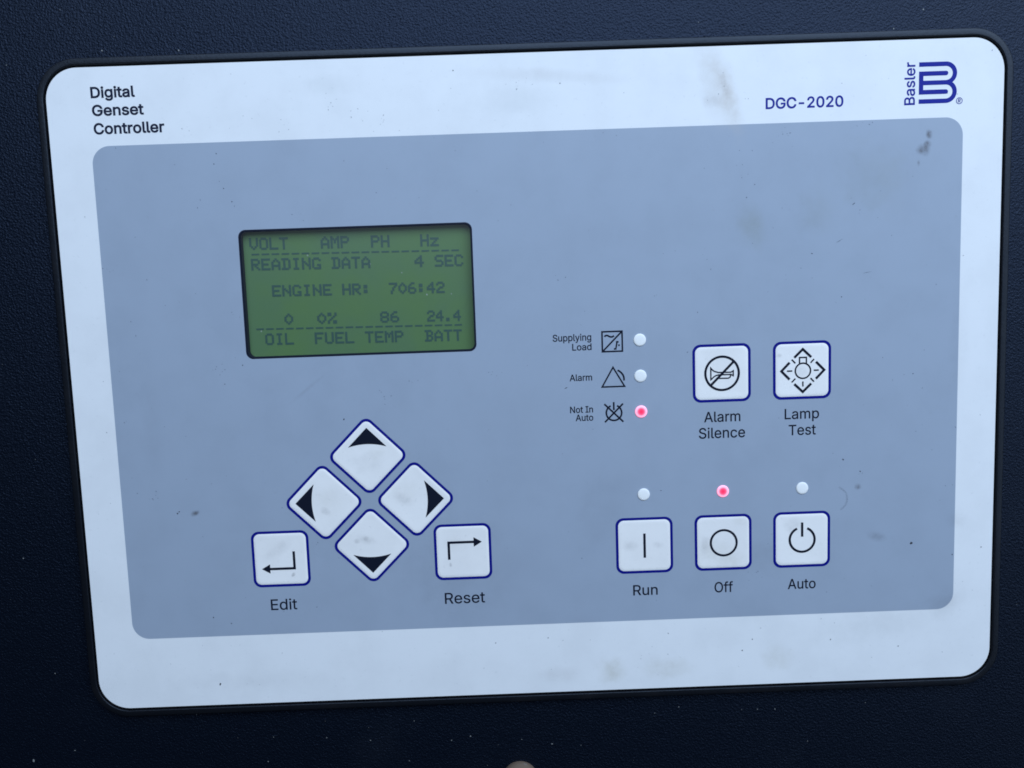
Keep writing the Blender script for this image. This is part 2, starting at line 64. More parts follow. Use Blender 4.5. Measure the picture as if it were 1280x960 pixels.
# ------------------------------------------------------------------ materials
def new_mat(name):
    m = bpy.data.materials.new(name); m.use_nodes = True
    nt = m.node_tree
    return m, nt, nt.nodes['Principled BSDF']
def node(nt, kind, **kw):
    n = nt.nodes.new(kind)
    for k, v in kw.items(): setattr(n, k, v)
    return n
def lk(nt, a, b): nt.links.new(a, b)
def mathn(nt, op, a, b=None, clamp=False):
    n = node(nt, 'ShaderNodeMath', operation=op); n.use_clamp = clamp
    for i, v in enumerate((a, b)):
        if v is None: continue
        if isinstance(v, (int, float)): n.inputs[i].default_value = v
        else: lk(nt, v, n.inputs[i])
    return n.outputs[0]
def mixc(nt, fac, a, b, mode='MIX'):
    n = node(nt, 'ShaderNodeMix', data_type='RGBA', blend_type=mode)
    ins = [i for i in n.inputs if i.enabled]
    for s, v in ((n.inputs['Factor'] if False else n.inputs[0], fac), (n.inputs[6], a), (n.inputs[7], b)):
        if isinstance(v, (int, float)): s.default_value = v
        elif isinstance(v, tuple): s.default_value = (*v, 1)
        else: lk(nt, v, s)
    return n.outputs[2]
def noise(nt, vec, scale, detail=3, rough=0.55):
    n = node(nt, 'ShaderNodeTexNoise'); n.inputs['Scale'].default_value = scale
    n.inputs['Detail'].default_value = detail; n.inputs['Roughness'].default_value = rough
    lk(nt, vec, n.inputs['Vector']); return n.outputs[0]
def ramp(nt, fac, stops):
    n = node(nt, 'ShaderNodeValToRGB'); e = n.color_ramp.elements
    while len(e) < len(stops): e.new(0.5)
    for i, (p, c) in enumerate(stops):
        e[i].position = p; e[i].color = (*c, 1) if len(c) == 3 else c
    lk(nt, fac, n.inputs[0]); return n.outputs[0]
def maprange(nt, v, a, b, c=0.0, d=1.0, smooth=True):
    n = node(nt, 'ShaderNodeMapRange'); n.interpolation_type = 'SMOOTHSTEP' if smooth else 'LINEAR'
    lk(nt, v, n.inputs[0])
    for i, q in enumerate((a, b, c, d)): n.inputs[i + 1].default_value = q
    return n.outputs[0]
def world_pos(nt): return node(nt, 'ShaderNodeNewGeometry').outputs['Position']

# stains with a shape of their own: (x, y, half width, half height, turn deg, strength, colour, grain)
TANO = (0.46, 0.43, 0.33); TAN = (0.52, 0.46, 0.40); BROWN = (0.30, 0.25, 0.22); SOOT = (0.085, 0.080, 0.085); OLIVE = (0.24, 0.265, 0.24)
STAINS = [
    (58.5, -92.5, 5.0, 15, -16, 0.36, TAN, 130), (62.5, -90.0, 3.6, 15, -16, 0.46, TAN, 260), (58.2, -87.6, 3.4, 2.6, 0, 0.26, BROWN, 420), (61.6, -92.4, 1.8, 4.6, -14, 0.24, BROWN, 520),
    (5.0, -97.0, 26, 2.4, 4, 0.16, BROWN, 90), (-4.0, -90.0, 14, 5.5, 0, 0.12, OLIVE, 90), (-62, -96, 12, 3.5, 0, 0.10, OLIVE, 120),
    (70.0, -48.0, 5.0, 7.5, -18, 0.42, OLIVE, 150), (91.0, -53.0, 6.5, 9.0, 0, 0.18, OLIVE, 110), (109.0, -62.0, 13, 12, 0, 0.22, OLIVE, 100),
    (124.4, -70.3, 2.1, 1.9, 30, 0.98, SOOT, 500), (125.6, -71.9, 1.3, 1.5, 20, 0.9, SOOT, 900), (126.2, -75.0, 1.1, 1.5, -20, 0.9, SOOT, 900), (122.9, -66.2, 0.5, 1.1, 0, 0.5, SOOT, 900),
    (22.0, 97.5, 4.8, 5.2, 0, 0.40, TANO, 300), (41.0, 97.2, 9.0, 4.0, 0, 0.34, TANO, 220), (78.0, 95.0, 6.0, 5.0, 15, 0.24, TANO, 240), (4.0, 98, 8, 3, 0, 0.16, BROWN, 200),
    (-113.2, 38.0, 1.5, 0.9, -25, 0.9, SOOT, 700), (104.5, 37.4, 1.1, 1.1, 0, 0.7, SOOT, 800), (76.0, 60.0, 20, 6.5, 0, 0.10, SOOT, 160), (-55.7, 36.0, 18, 19, 0, 0.13, OLIVE, 120),
    (60.0, 12.0, 12, 4, 0, 0.12, OLIVE, 200), (134.0, 78.0, 8.0, 5.0, -30, 0.16, SOOT, 200), (20.0, 40.0, 10, 14, 20, 0.08, SOOT, 140), (-26.0, 60.0, 26, 18, 0, 0.09, SOOT, 90),
    (-74.0, -1.5, 8.0, 0.7, -38, 0.12, SOOT, 300), (111.0, 54.5, 3.6, 1.5, 20, 0.30, SOOT, 400), (-100.0, 96.0, 30, 4, 0, 0.06, SOOT, 160), (110.0, 85.0, 22, 6, -8, 0.10, OLIVE, 180),
    (-125.0, 8.0, 4.0, 22, 0, 0.06, SOOT, 200), (137.0, -10.0, 3.5, 18, 0, 0.07, SOOT, 240), (137.5, 50.0, 4.0, 3.0, 0, 0.10, SOOT, 500)]
CAP_STAINS = [(57.5, 58.0, 7, 6, 0, 0.34, TANO, 260), (63.0, 60.5, 5, 3, 0, 0.30, TANO, 400), (-57.5, 49.0, 3.4, 1.5, 20, 0.34, SOOT, 600), (-60.8, 49.4, 1.1, .9, 0, 0.5, SOOT, 900), (-57.6, 48.6, .9, .8, 0, 0.45, SOOT, 900),
    (-45.0, 36.0, 3.5, 2.2, 30, 0.30, SOOT, 500), (-43.5, 33.5, 5, 4, 0, 0.20, TANO, 260), (-70.5, 39.0, 2.0, 1.2, 40, 0.34, SOOT, 600), (-69, 35, 6, 6, 0, 0.16, TANO, 220), (-56, 23.5, 6, 4, 0, 0.20, SOOT, 240), (-52.5, 20.5, 3, 2.4, 0, 0.22, TANO, 300),
    (29.3, 54.3, 3, 2, 0, 0.26, SOOT, 500), (38.5, 54.4, 2, 1.2, 0, 0.26, SOOT, 600), (83.0, 49.5, 3.4, 2.6, 0, 0.26, SOOT, 400), (-87.0, 51.5, 6, 2.2, -35, 0.22, SOOT, 300), (-82.3, 60.0, .7, .9, 30, 0.8, SOOT, 900), (-28.5, 52, 5, 3, 0, 0.20, TANO, 300), (-30.3, 58.6, .5, .8, 0, 0.6, SOOT, 900),
    (54.0, 55.2, 2.0, 3.2, 0, 0.26, SOOT, 400), (66.0, 47.0, 3, 2, 0, 0.2, TANO, 400), (78.6, -6.8, .9, .8, 0, 0.45, SOOT, 900), (86, -1.5, 2.0, 2.0, 0, 0.22, SOOT, 500), (60, -2, 7, 7, 0, 0.10, TANO, 200)]
def stained(nt, base, pos, keep=1.0, stains=None):
    col = base
    mp = node(nt, 'ShaderNodeVectorMath', operation='MULTIPLY'); lk(nt, pos, mp.inputs[0]); mp.inputs[1].default_value = (1000, 0, -1000)
    warp = node(nt, 'ShaderNodeTexNoise'); warp.inputs['Scale'].default_value = 220.0; warp.inputs['Detail'].default_value = 4
    lk(nt, pos, warp.inputs['Vector'])
    w0 = node(nt, 'ShaderNodeVectorMath', operation='SUBTRACT'); lk(nt, warp.outputs['Color'], w0.inputs[0]); w0.inputs[1].default_value = (0.5, 0.5, 0.5)
    grains = {}
    for (x, y, a, b, deg, s, c, g) in (stains or STAINS):
        w1 = node(nt, 'ShaderNodeVectorMath', operation='SCALE'); lk(nt, w0.outputs[0], w1.inputs[0]); w1.inputs['Scale'].default_value = 1.3 * min(a, b)
        ad = node(nt, 'ShaderNodeVectorMath', operation='ADD'); lk(nt, mp.outputs[0], ad.inputs[0]); lk(nt, w1.outputs[0], ad.inputs[1])
        m = node(nt, 'ShaderNodeMapping', vector_type='TEXTURE')
        m.inputs['Location'].default_value = (x, 0, y); m.inputs['Rotation'].default_value = (0, math.radians(-deg), 0); m.inputs['Scale'].default_value = (a, 1e4, b)
        lk(nt, ad.outputs[0], m.inputs['Vector'])
        ln = node(nt, 'ShaderNodeVectorMath', operation='LENGTH'); lk(nt, m.outputs[0], ln.inputs[0])
        f = maprange(nt, ln.outputs['Value'], 1.25, 0.15)
        if g not in grains: grains[g] = maprange(nt, noise(nt, pos, float(g), 4, 0.65), 0.30, 0.72, 0.42, 1.0)
        f = mathn(nt, 'MULTIPLY', mathn(nt, 'MULTIPLY', f, grains[g]), s * keep)
        col = mixc(nt, f, col, c)
    return col
def plastic(name, rgb, rough, spec=0.3, stain=0.0, mottle=0.0):
    m, nt, p = new_mat(name)
    p.inputs['Roughness'].default_value = rough; p.inputs['Specular IOR Level'].default_value = spec
    p.inputs['Base Color'].default_value = (*rgb, 1)
    if mottle or stain:
        pos = world_pos(nt)
        n1 = maprange(nt, noise(nt, pos, 55.0, 5, 0.6), 0.38, 0.70)
        n2 = maprange(nt, noise(nt, pos, 700.0, 3, 0.6), 0.60, 0.78)
        c = mixc(nt, mathn(nt, 'MULTIPLY', n1, mottle), tuple(rgb), tuple(q * 0.62 for q in rgb))
        c = mixc(nt, mathn(nt, 'MULTIPLY', n2, mottle * 0.9), c, (0.22, 0.22, 0.22))
        if stain: c = stained(nt, c, pos, stain, CAP_STAINS if name == 'white_button_overlay' else None)
        lk(nt, c, p.inputs['Base Color'])
        lk(nt, maprange(nt, noise(nt, pos, 120.0, 4, 0.6), 0.3, 0.7, rough - 0.07, rough + 0.09), p.inputs['Roughness'])
        b = node(nt, 'ShaderNodeBump'); b.inputs['Strength'].default_value = 0.05; b.inputs['Distance'].default_value = 0.0001
        lk(nt, noise(nt, pos, 2200.0, 2), b.inputs['Height']); lk(nt, b.outputs[0], p.inputs['Normal'])
    return m
M_white = plastic('white_overlay', (0.80, 0.80, 0.80), 0.48, 0.30, 1.0, 0.13)
M_grey = plastic('grey_overlay', (0.325, 0.376, 0.455), 0.46, 0.30, 1.0, 0.12)
M_cap = plastic('white_button_overlay', (0.88, 0.845, 0.81), 0.42, 0.35, 0.72, 0.14)
M_ink = plastic('black_ink', (0.006, 0.009, 0.020), 0.55, 0.10)
M_navy = plastic('navy_ink', (0.010, 0.015, 0.036), 0.55, 0.12)
M_blue = plastic('blue_ink', (0.012, 0.020, 0.25), 0.55, 0.12)
M_border = plastic('deep_blue_ink', (0.002, 0.006, 0.19), 0.55, 0.10)
M_rim = plastic('black_window_edge', (0.006, 0.009, 0.022), 0.6, 0.15)
M_dot = plastic('white_lens', (0.90, 0.89, 0.86), 0.4, 0.4, 0.0, 0.05)
M_steel = plastic('weathered_bolt', (0.15, 0.108, 0.08), 0.75, 0.15, 0.0, 0.5)

# black powder-coated metal, fine pebbled relief, scattered dust
M_wall, nt, p = new_mat('black_powder_coat')
pos = world_pos(nt)
v = node(nt, 'ShaderNodeTexVoronoi'); v.inputs['Scale'].default_value = 1500.0; v.inputs['Randomness'].default_value = 1.0; lk(nt, pos, v.inputs['Vector'])
h = mathn(nt, 'ADD', mathn(nt, 'MULTIPLY', noise(nt, pos, 1500.0, 3, 0.6), 1.0), mathn(nt, 'MULTIPLY', v.outputs['Distance'], 0.45))
b = node(nt, 'ShaderNodeBump'); b.inputs['Strength'].default_value = 0.95; b.inputs['Distance'].default_value = 0.00026
lk(nt, h, b.inputs['Height']); lk(nt, b.outputs[0], p.inputs['Normal'])
dust = maprange(nt, noise(nt, pos, 26.0, 5, 0.62), 0.52, 0.80, 0.0, 0.10)
c = mixc(nt, dust, (0.0012, 0.0026, 0.0060), (0.03, 0.035, 0.045))
lk(nt, c, p.inputs['Base Color'])
p.inputs['Roughness'].default_value = 0.44; p.inputs['Specular IOR Level'].default_value = 0.45
p.inputs['Specular Tint'].default_value = (0.40, 0.52, 0.82, 1)

M_bezel, nt, p = new_mat('black_moulded_plastic')
pos = world_pos(nt)
b = node(nt, 'ShaderNodeBump'); b.inputs['Strength'].default_value = 0.25; b.inputs['Distance'].default_value = 0.0002
lk(nt, noise(nt, pos, 1500.0, 2), b.inputs['Height']); lk(nt, b.outputs[0], p.inputs['Normal'])
lk(nt, mixc(nt, maprange(nt, noise(nt, pos, 90.0, 4), 0.45, 0.75, 0, 0.5), (0.003, 0.0034, 0.005), (0.010, 0.009, 0.010)), p.inputs['Base Color'])
p.inputs['Roughness'].default_value = 0.44; p.inputs['Specular IOR Level'].default_value = 0.44
p.inputs['Specular Tint'].default_value = (0.68, 0.80, 1.0, 1)

M_lcd, nt, p = new_mat('green_display')
pos = world_pos(nt)
n1 = maprange(nt, noise(nt, pos, 60.0, 3), 0.3, 0.7)
lk(nt, mixc(nt, n1, (0.096, 0.184, 0.060), (0.091, 0.174, 0.074)), p.inputs['Base Color'])
p.inputs['Roughness'].default_value = 0.5; p.inputs['Specular IOR Level'].default_value = 0.2
M_pix = plastic('display_pixel', (0.038, 0.088, 0.068), 0.5, 0.2)

M_glass = bpy.data.materials.new('clear_window'); M_glass.use_nodes = True
nt = M_glass.node_tree; nt.nodes.remove(nt.nodes['Principled BSDF'])
tr = node(nt, 'ShaderNodeBsdfTransparent'); tr.inputs[0].default_value = (0.97, 0.98, 0.98, 1)
gl = node(nt, 'ShaderNodeBsdfGlossy'); gl.inputs['Roughness'].default_value = 0.32; gl.inputs[0].default_value = (1, 1, 1, 1)
mx = node(nt, 'ShaderNodeMixShader'); mx.inputs[0].default_value = 0.045
lk(nt, tr.outputs[0], mx.inputs[1]); lk(nt, gl.outputs[0], mx.inputs[2]); lk(nt, mx.outputs[0], nt.nodes['Material Output'].inputs[0])

M_lit, nt, p = new_mat('lit_red_lens')
tc = node(nt, 'ShaderNodeTexCoord')
ln = node(nt, 'ShaderNodeVectorMath', operation='LENGTH'); lk(nt, tc.outputs['Object'], ln.inputs[0])
r = mathn(nt, 'MULTIPLY', ln.outputs['Value'], 500.0)
lk(nt, ramp(nt, r, [(0.22, (0.10, 0.006, 0.02)), (0.50, (0.18, 0.03, 0.07)), (0.78, (0.70, 0.50, 0.62)), (1.0, (0.75, 0.55, 0.66))]), p.inputs['Base Color'])
lk(nt, ramp(nt, r, [(0.22, (1.0, 0.022, 0.085)), (0.50, (0.85, 0.06, 0.14)), (0.80, (0.60, 0.13, 0.19)), (1.0, (0.50, 0.10, 0.16))]), p.inputs['Emission Color'])
p.inputs['Emission Strength'].default_value = 1.5; p.inputs['Roughness'].default_value = 0.35

M_speck, nt, p = new_mat('dirt_speck')
p.inputs['Base Color'].default_value = (0.035, 0.036, 0.042, 1); p.inputs['Roughness'].default_value = 0.9; p.inputs['Alpha'].default_value = 0.85
M_faint, nt, p = new_mat('faint_dirt')
p.inputs['Base Color'].default_value = (0.10, 0.11, 0.14, 1); p.inputs['Roughness'].default_value = 0.9; p.inputs['Alpha'].default_value = 0.40

M_film, nt, p = new_mat('faint_film')
p.inputs['Base Color'].default_value = (0.14, 0.15, 0.17, 1); p.inputs['Roughness'].default_value = 0.9; p.inputs['Alpha'].default_value = 0.11

# ------------------------------------------------------------------ geometry helpers (millimetres in, metres out)
def V(x, y, h=0.0): return Vector((x * MM, -h * MM, -y * MM))
def link(name, me, mats, parent=None, loc=None, rot=0.0):
    o = bpy.data.objects.new(name, me)
    for m in (mats if isinstance(mats, (list, tuple)) else [mats]):
        if me and len(me.materials) < (len(mats) if isinstance(mats, (list, tuple)) else 1): me.materials.append(m)
    scene.collection.objects.link(o)
    if parent: o.parent = parent
    if loc: o.location = V(*loc)
    if rot: o.rotation_euler = (0, math.radians(rot), 0)
    return o
def from_bm(bm, name, smooth=False):
    me = bpy.data.meshes.new(name)
    bm.normal_update(); bm.to_mesh(me); bm.free()
    if smooth:
        for f in me.polygons: f.use_smooth = True
    return me
def rrect(hw, hh, r, n=10, cx=0.0, cy=0.0):
    pts = []
    for qx, qy, a0 in ((hw - r, hh - r, 0), (-hw + r, hh - r, 90), (-hw + r, -hh + r, 180), (hw - r, -hh + r, 270)):
        for i in range(n + 1):
            a = math.radians(a0 + 90 * i / n)
            pts.append((cx + qx + r * math.cos(a), cy + qy + r * math.sin(a)))
    return pts
def arc(cx, cy, r, a0, a1, n=40):
    return [(cx + r * math.cos(math.radians(a0 + (a1 - a0) * i / n)), cy + r * math.sin(math.radians(a0 + (a1 - a0) * i / n))) for i in range(n + 1)]
class Ink:
    """flat print: strokes and filled shapes, each a few microns above the one before"""
    def __init__(s, h): s.bm = bmesh.new(); s.h = h
    def face(s, pts):
        f = s.bm.faces.new([s.bm.verts.new(V(x, y, s.h)) for x, y in pts])
        f.normal_update()
        if f.normal.y > 0: f.normal_flip()
    def fill(s, pts): s.face(pts); s.h += 0.003
    def stroke(s, pts, w, closed=False):
        n = len(pts); P = [Vector(q) for q in pts]; L = []; Rr = []
        for i in range(n):
            a = P[i - 1] if (closed or i > 0) else None
            c = P[(i + 1) % n] if (closed or i < n - 1) else None
            d0 = (P[i] - a).normalized() if a is not None else None
            d1 = (c - P[i]).normalized() if c is not None else None
            if d0 is None: d0 = d1
            if d1 is None: d1 = d0
            t = (d0 + d1)
            t = d1 if t.length < 1e-6 else t.normalized()
            nn = Vector((-t.y, t.x)); k = nn.dot(Vector((-d1.y, d1.x))); k = max(k, 0.35)
            L.append(P[i] + nn * (w / 2 / k)); Rr.append(P[i] - nn * (w / 2 / k))
        for i in range(n if closed else n - 1):
            j = (i + 1) % n
            s.face([tuple(L[i]), tuple(L[j]), tuple(Rr[j]), tuple(Rr[i])])
        s.h += 0.003
    def done(s, name, mat, parent=None, loc=None, rot=0.0): return link(name, from_bm(s.bm, name), mat, parent, loc, rot)
def curve_mesh(name, polys=(), beziers=(), front=0.0, thick=0.0, bevel=0.0, offset=0.0):
    """fill closed outlines (x, y down) with holes; front face at height `front`"""
    cu = bpy.data.curves.new(name, 'CURVE'); cu.dimensions = '2D'; cu.fill_mode = 'BOTH' if (thick or bevel) else 'FRONT'
    cu.resolution_u = 5
    for pts in polys:
        sp = cu.splines.new('POLY'); sp.points.add(len(pts) - 1); sp.use_cyclic_u = True
        for q, (x, y) in zip(sp.points, pts): q.co = (x * 50, -y * 50, 0, 1)
    for pts in beziers:
        sp = cu.splines.new('BEZIER'); sp.bezier_points.add(len(pts) - 1); sp.use_cyclic_u = True
        for q, (lx, ly, x, y, rx, ry) in zip(sp.bezier_points, pts):
            q.handle_left_type = q.handle_right_type = 'FREE'
            q.co = (x * 50, -y * 50, 0); q.handle_left = (lx * 50, -ly * 50, 0); q.handle_right = (rx * 50, -ry * 50, 0)
    cu.extrude = max(0.0, thick / 2 - bevel) * 50; cu.bevel_depth = bevel * 50; cu.bevel_resolution = 2; cu.offset = offset * 50
    o = bpy.data.objects.new(name, cu); scene.collection.objects.link(o)
    dg = bpy.context.evaluated_depsgraph_get()
    me = bpy.data.meshes.new_from_object(o.evaluated_get(dg), depsgraph=dg)
    bpy.data.objects.remove(o); bpy.data.curves.remove(cu)
    zf = max(v.co.z for v in me.vertices)
    me.transform(Matrix(((MM / 50, 0, 0, 0), (0, 0, -MM / 50, -(front - zf / 50) * MM), (0, MM / 50, 0, 0), (0, 0, 0, 1))))
    if not thick:
        me.update()
        if me.polygons and sum(f.normal.y * f.area for f in me.polygons) > 0: me.flip_normals()
    me.name = name; me.materials.clear()
    return me
def sweep(hw, hh, r, prof, n=14):
    """closed profile strip (outward offset, height) carried round a rounded rectangle"""
    bm = bmesh.new(); rings = []
    for off, h in prof: rings.append([bm.verts.new(V(x, y, h)) for x, y in rrect(hw + off, hh + off, r + off, n)])
    for a, b2 in zip(rings, rings[1:]):
        m = len(a)
        for i in range(m): bm.faces.new((a[i], a[(i + 1) % m], b2[(i + 1) % m], b2[i]))
    bmesh.ops.recalc_face_normals(bm, faces=bm.faces[:])
    return bm
def tag(o, label=None, category=None, group=None, kind=None):
    for k, q in (('label', label), ('category', category), ('group', group), ('kind', kind)):
        if q: o[k] = q
    return o
def outline(sp):
    """bezier outline -> polygon"""
    out = []
    for i in range(len(sp)):
        (_, _, x0, y0, ax, ay), (bx, by, x1, y1, _, _) = sp[i - 1], sp[i]
        dx, dy = x1 - x0, y1 - y0; L_ = math.hypot(dx, dy) or 1e-9
        flat = max(abs((ax - x0) * dy - (ay - y0) * dx), abs((bx - x0) * dy - (by - y0) * dx)) / L_ < 0.012 * L_
        for k in range(1, (1 if flat else 5) + 1):
            t = k / (1 if flat else 5); u = 1 - t
            q = (u ** 3 * x0 + 3 * u * u * t * ax + 3 * u * t * t * bx + t ** 3 * x1, u ** 3 * y0 + 3 * u * u * t * ay + 3 * u * t * t * by + t ** 3 * y1)
            if not out or math.hypot(q[0] - out[-1][0], q[1] - out[-1][1]) > 1.5: out.append(q)
    if math.hypot(out[0][0] - out[-1][0], out[0][1] - out[-1][1]) < 1.5: out.pop()
    return out
def area2(p): return sum(p[i - 1][0] * p[i][1] - p[i][0] * p[i - 1][1] for i in range(len(p)))
def grown(p, d):
    """move an outline sideways by d (to its right when it runs counter-clockwise)"""
    n = len(p); out = []
    for i in range(n):
        e0 = Vector((p[i][0] - p[i - 1][0], p[i][1] - p[i - 1][1])).normalized()
        e1 = Vector((p[(i + 1) % n][0] - p[i][0], p[(i + 1) % n][1] - p[i][1])).normalized()
        n0, n1 = Vector((e0.y, -e0.x)), Vector((e1.y, -e1.x))
        m = n0 + n1
        m = n1 if m.length < 1e-4 else m / max(m.length_squared / 2, 0.7)
        out.append((p[i][0] + m.x * d, p[i][1] + m.y * d))
    return out
def winding(q, polys):
    w = 0
    for p in polys:
        for i in range(len(p)):
            (xa, ya), (xb, yb_) = p[i - 1], p[i]
            if (ya > q[1]) != (yb_ > q[1]):
                if q[0] < (xb - xa) * (q[1] - ya) / (yb_ - ya) + xa: w += 1 if yb_ > ya else -1
    return w
def words(name, items, mat, parent, weight=0.0, h=0.05, vertical=False):
    """items: (text, left, right, baseline, cap height); outlines of a plain grotesque alphabet"""
    bm = bmesh.new()
    for text, xl, xr, base, cap in items:
        pen = 0; letters = []
        for ch in text:
            if ch == ' ': pen += 190; continue
            adv, sps = GLYPHS[ch]
            letters.append([[(x + pen, y) for x, y in outline(sp)] for sp in sps]); pen += adv
        x0 = min(x for le in letters for p in le for x, y in p); x1 = max(x for le in letters for p in le for x, y in p)
        sx = (xr - xl) / (x1 - x0); sy = cap / 509.0
        for le in letters:
            polys = [[((x - x0) * sx, y * sy) for x, y in p] for p in le]
            if weight:
                sg = 1 if area2(max(polys, key=lambda p: abs(area2(p)))) > 0 else -1
                polys = [grown(p, weight * sg) for p in polys]
            vv = [Vector(q) for p in polys for q in p]; ee = []; k = 0
            for p in polys:
                ee += [(k + i, k + (i + 1) % len(p)) for i in range(len(p))]; k += len(p)
            cv, _, cf, _, _, _ = delaunay_2d_cdt(vv, ee, [], 0, 1e-6)
            bv = [None] * len(cv)
            for f in cf:
                q = sum((cv[i] for i in f), Vector((0, 0))) / len(f)
                if winding(q, polys) == 0: continue
                for i in f:
                    if bv[i] is None:
                        u, w = cv[i]
                        bv[i] = bm.verts.new(V(base - w, -xl - u, h) if vertical else V(xl + u, base - w, h))
                g_ = bm.faces.new([bv[i] for i in f]); g_.normal_update()
                if g_.normal.y > 0: g_.normal_flip()
    return link(name, from_bm(bm, name), mat, parent)

# ------------------------------------------------------------------ the black enclosure behind
bm = bmesh.new()
o_ = [bm.verts.new(V(x, y, -2.0)) for x, y in ((-420, 420), (420, 420), (420, -420), (-420, -420))]
i_ = [bm.verts.new(V(x, y, -2.0)) for x, y in ((-147, 101), (147, 101), (147, -101), (-147, -101))]   # the cut-out the controller sits in
for k in range(4): bm.faces.new((o_[k], o_[(k + 1) % 4], i_[(k + 1) % 4], i_[k]))
wall = link('enclosure_wall', from_bm(bm, 'enclosure_wall'), M_wall)
wall['kind'] = 'structure'

# ------------------------------------------------------------------ the controller
HW, HH = 149.5, 103.96
ctl = bpy.data.objects.new('generator_controller', None)
scene.collection.objects.link(ctl)
tag(ctl, 'white and grey generator controller panel with green display, push buttons and red indicator lights', 'control panel')

bm = sweep(HW, HH, 10.0, [(-3.0, -1.35), (0.62, -1.35), (0.72, -1.0), (0.76, 0.05), (0.80, 0.22), (0.90, 0.30), (1.05, 0.32), (2.45, 0.32), (2.65, 0.27), (2.78, 0.14), (2.84, -0.1), (2.9, -2.1)])
link('bezel', from_bm(bm, 'bezel', True), M_bezel, ctl)

WX, WY, WHW, WHH, WR = -55.9, -32.25, 36.95, 20.42, 2.3          # the display window
face = link('faceplate', curve_mesh('faceplate', polys=[rrect(HW, HH, 10.0, 16), rrect(WHW, WHH, WR, 10, WX, WY)], front=0.0, thick=1.3, bevel=0.05, offset=-0.05), M_white, ctl)
link('grey_field', curve_mesh('grey_field', polys=[rrect(136.8, 80.05, 5.6, 12, 0.05, 0.05), rrect(WHW + .05, WHH + .05, WR, 10, WX, WY)], front=0.02), M_grey, face)

# display: green sheet 2.5 mm down, black-edged window, clear pane, dot-matrix text
bm = bmesh.new()
bm.faces.new([bm.verts.new(V(WX + sx * (WHW + 4), WY + sy * (WHH + 4), -2.5)) for sx, sy in ((-1, 1), (1, 1), (1, -1), (-1, -1))])
disp = link('display', from_bm(bm, 'display'), M_lcd, ctl)
bm = bmesh.new(); rings = []
for ins, h in ((-0.06, 0.045), (0.50, 0.05), (0.56, -0.3), (0.56, -2.48)):
    rings.append([bm.verts.new(V(x, y, h)) for x, y in rrect(WHW - ins, WHH - ins, WR - max(ins, 0) * 0.6, 10, WX, WY)])
for a, b2 in zip(rings, rings[1:]):
    for i in range(len(a)): bm.faces.new((a[i], a[(i + 1) % len(a)], b2[(i + 1) % len(a)], b2[i]))
link('window_edge', from_bm(bm, 'window_edge'), M_rim, disp)
link('window_pane', curve_mesh('window_pane', polys=[rrect(WHW - .57, WHH - .57, WR - .4, 10, WX, WY)], front=-0.12), M_glass, disp)
F57 = {'V': '10001 10001 10001 10001 10001 01010 00100', 'O': '01110 10001 10001 10001 10001 10001 01110', 'L': '10000 10000 10000 10000 10000 10000 11111',
 'T': '11111 00100 00100 00100 00100 00100 00100', 'A': '00100 01010 10001 10001 11111 10001 10001', 'M': '10001 11011 10101 10101 10001 10001 10001',
 'P': '11110 10001 10001 11110 10000 10000 10000', 'H': '10001 10001 10001 11111 10001 10001 10001', 'z': '00000 00000 11111 00010 00100 01000 11111',
 'R': '11110 10001 10001 11110 10100 10010 10001', 'E': '11111 10000 10000 11110 10000 10000 11111', 'D': '11110 01001 01001 01001 01001 01001 11110',
 'I': '01110 00100 00100 00100 00100 00100 01110', 'N': '10001 10001 11001 10101 10011 10001 10001', 'G': '01110 10001 10000 10000 10011 10001 01111',
 '4': '00010 00110 01010 10010 11111 00010 00010', 'S': '01111 10000 10000 01110 00001 00001 11110', 'C': '01110 10001 10000 10000 10000 10001 01110',
 ':': '00000 01100 01100 00000 01100 01100 00000', '7': '11111 00001 00010 00100 00100 01000 01000', '0': '00100 01010 10001 10001 10001 01010 00100',
 '6': '00110 01000 10000 11110 10001 10001 01110', '2': '01110 10001 00001 00110 01000 10000 11111', '%': '11001 11001 00010 00100 01000 10011 10011',
 '8': '01110 10001 10001 01110 10001 10001 01110', '.': '00000 00000 00000 00000 00000 01100 01100', 'F': '11111 10000 10000 11110 10000 10000 10000',
 'U': '10001 10001 10001 10001 10001 10001 01110', 'B': '11110 01001 01001 01110 01001 01001 11110'}
SL = 0.0135
def lcd_row(items, top, bot):
    ink = Ink(-2.42)
    for text, xl, xr in items:
        px = (xr - xl) / (6 * len(text) - 1); py = (bot - top) / 7
        for k, ch in enumerate(text):
            if ch == ' ': continue
            for r_, row in enumerate(F57[ch].split()):
                for c_, bit in enumerate(row):
                    if bit == '1':
                        x = xl + (6 * k + c_) * px; y = top + r_ * py + SL * (x - WX)
                        ink.h = -2.42 + 0.004 * (2 * (r_ % 2) + (c_ % 2))
                        ink.face([(x - .08, y - .08), (x + px + .08, y - .08), (x + px + .08, y + py + .08), (x - .08, y + py + .08)])
    ink.done('display_text', M_pix, disp)
def lcd_dashes(x0, x1, n, y):
    ink = Ink(-2.42); p_ = (x1 - x0) / (n - 0.24)
    for k in range(n):
        x = x0 + k * p_; yy = y + SL * (x - WX)
        ink.face([(x, yy - .26), (x + p_ * .76, yy - .26), (x + p_ * .76, yy + .26), (x, yy + .26)])
    ink.done('display_line', M_pix, disp)
lcd_row([('VOLT', -90.25, -78.0), ('AMP', -67.45, -58.5), ('PH', -51.4, -45.6), ('Hz', -35.6, -29.85)], -49.85, -46.15)
lcd_dashes(-89.8, -23.4, 21, -44.65)
lcd_row([('READING', -90.1, -67.9), ('DATA', -64.35, -52.1), ('4', -37.75, -34.9), ('SEC', -31.25, -22.25)], -43.25, -39.65)
lcd_row([('ENGINE', -83.95, -64.9), ('HR:', -61.4, -52.4), ('706:42', -46.35, -28.6)], -34.7, -31.2)
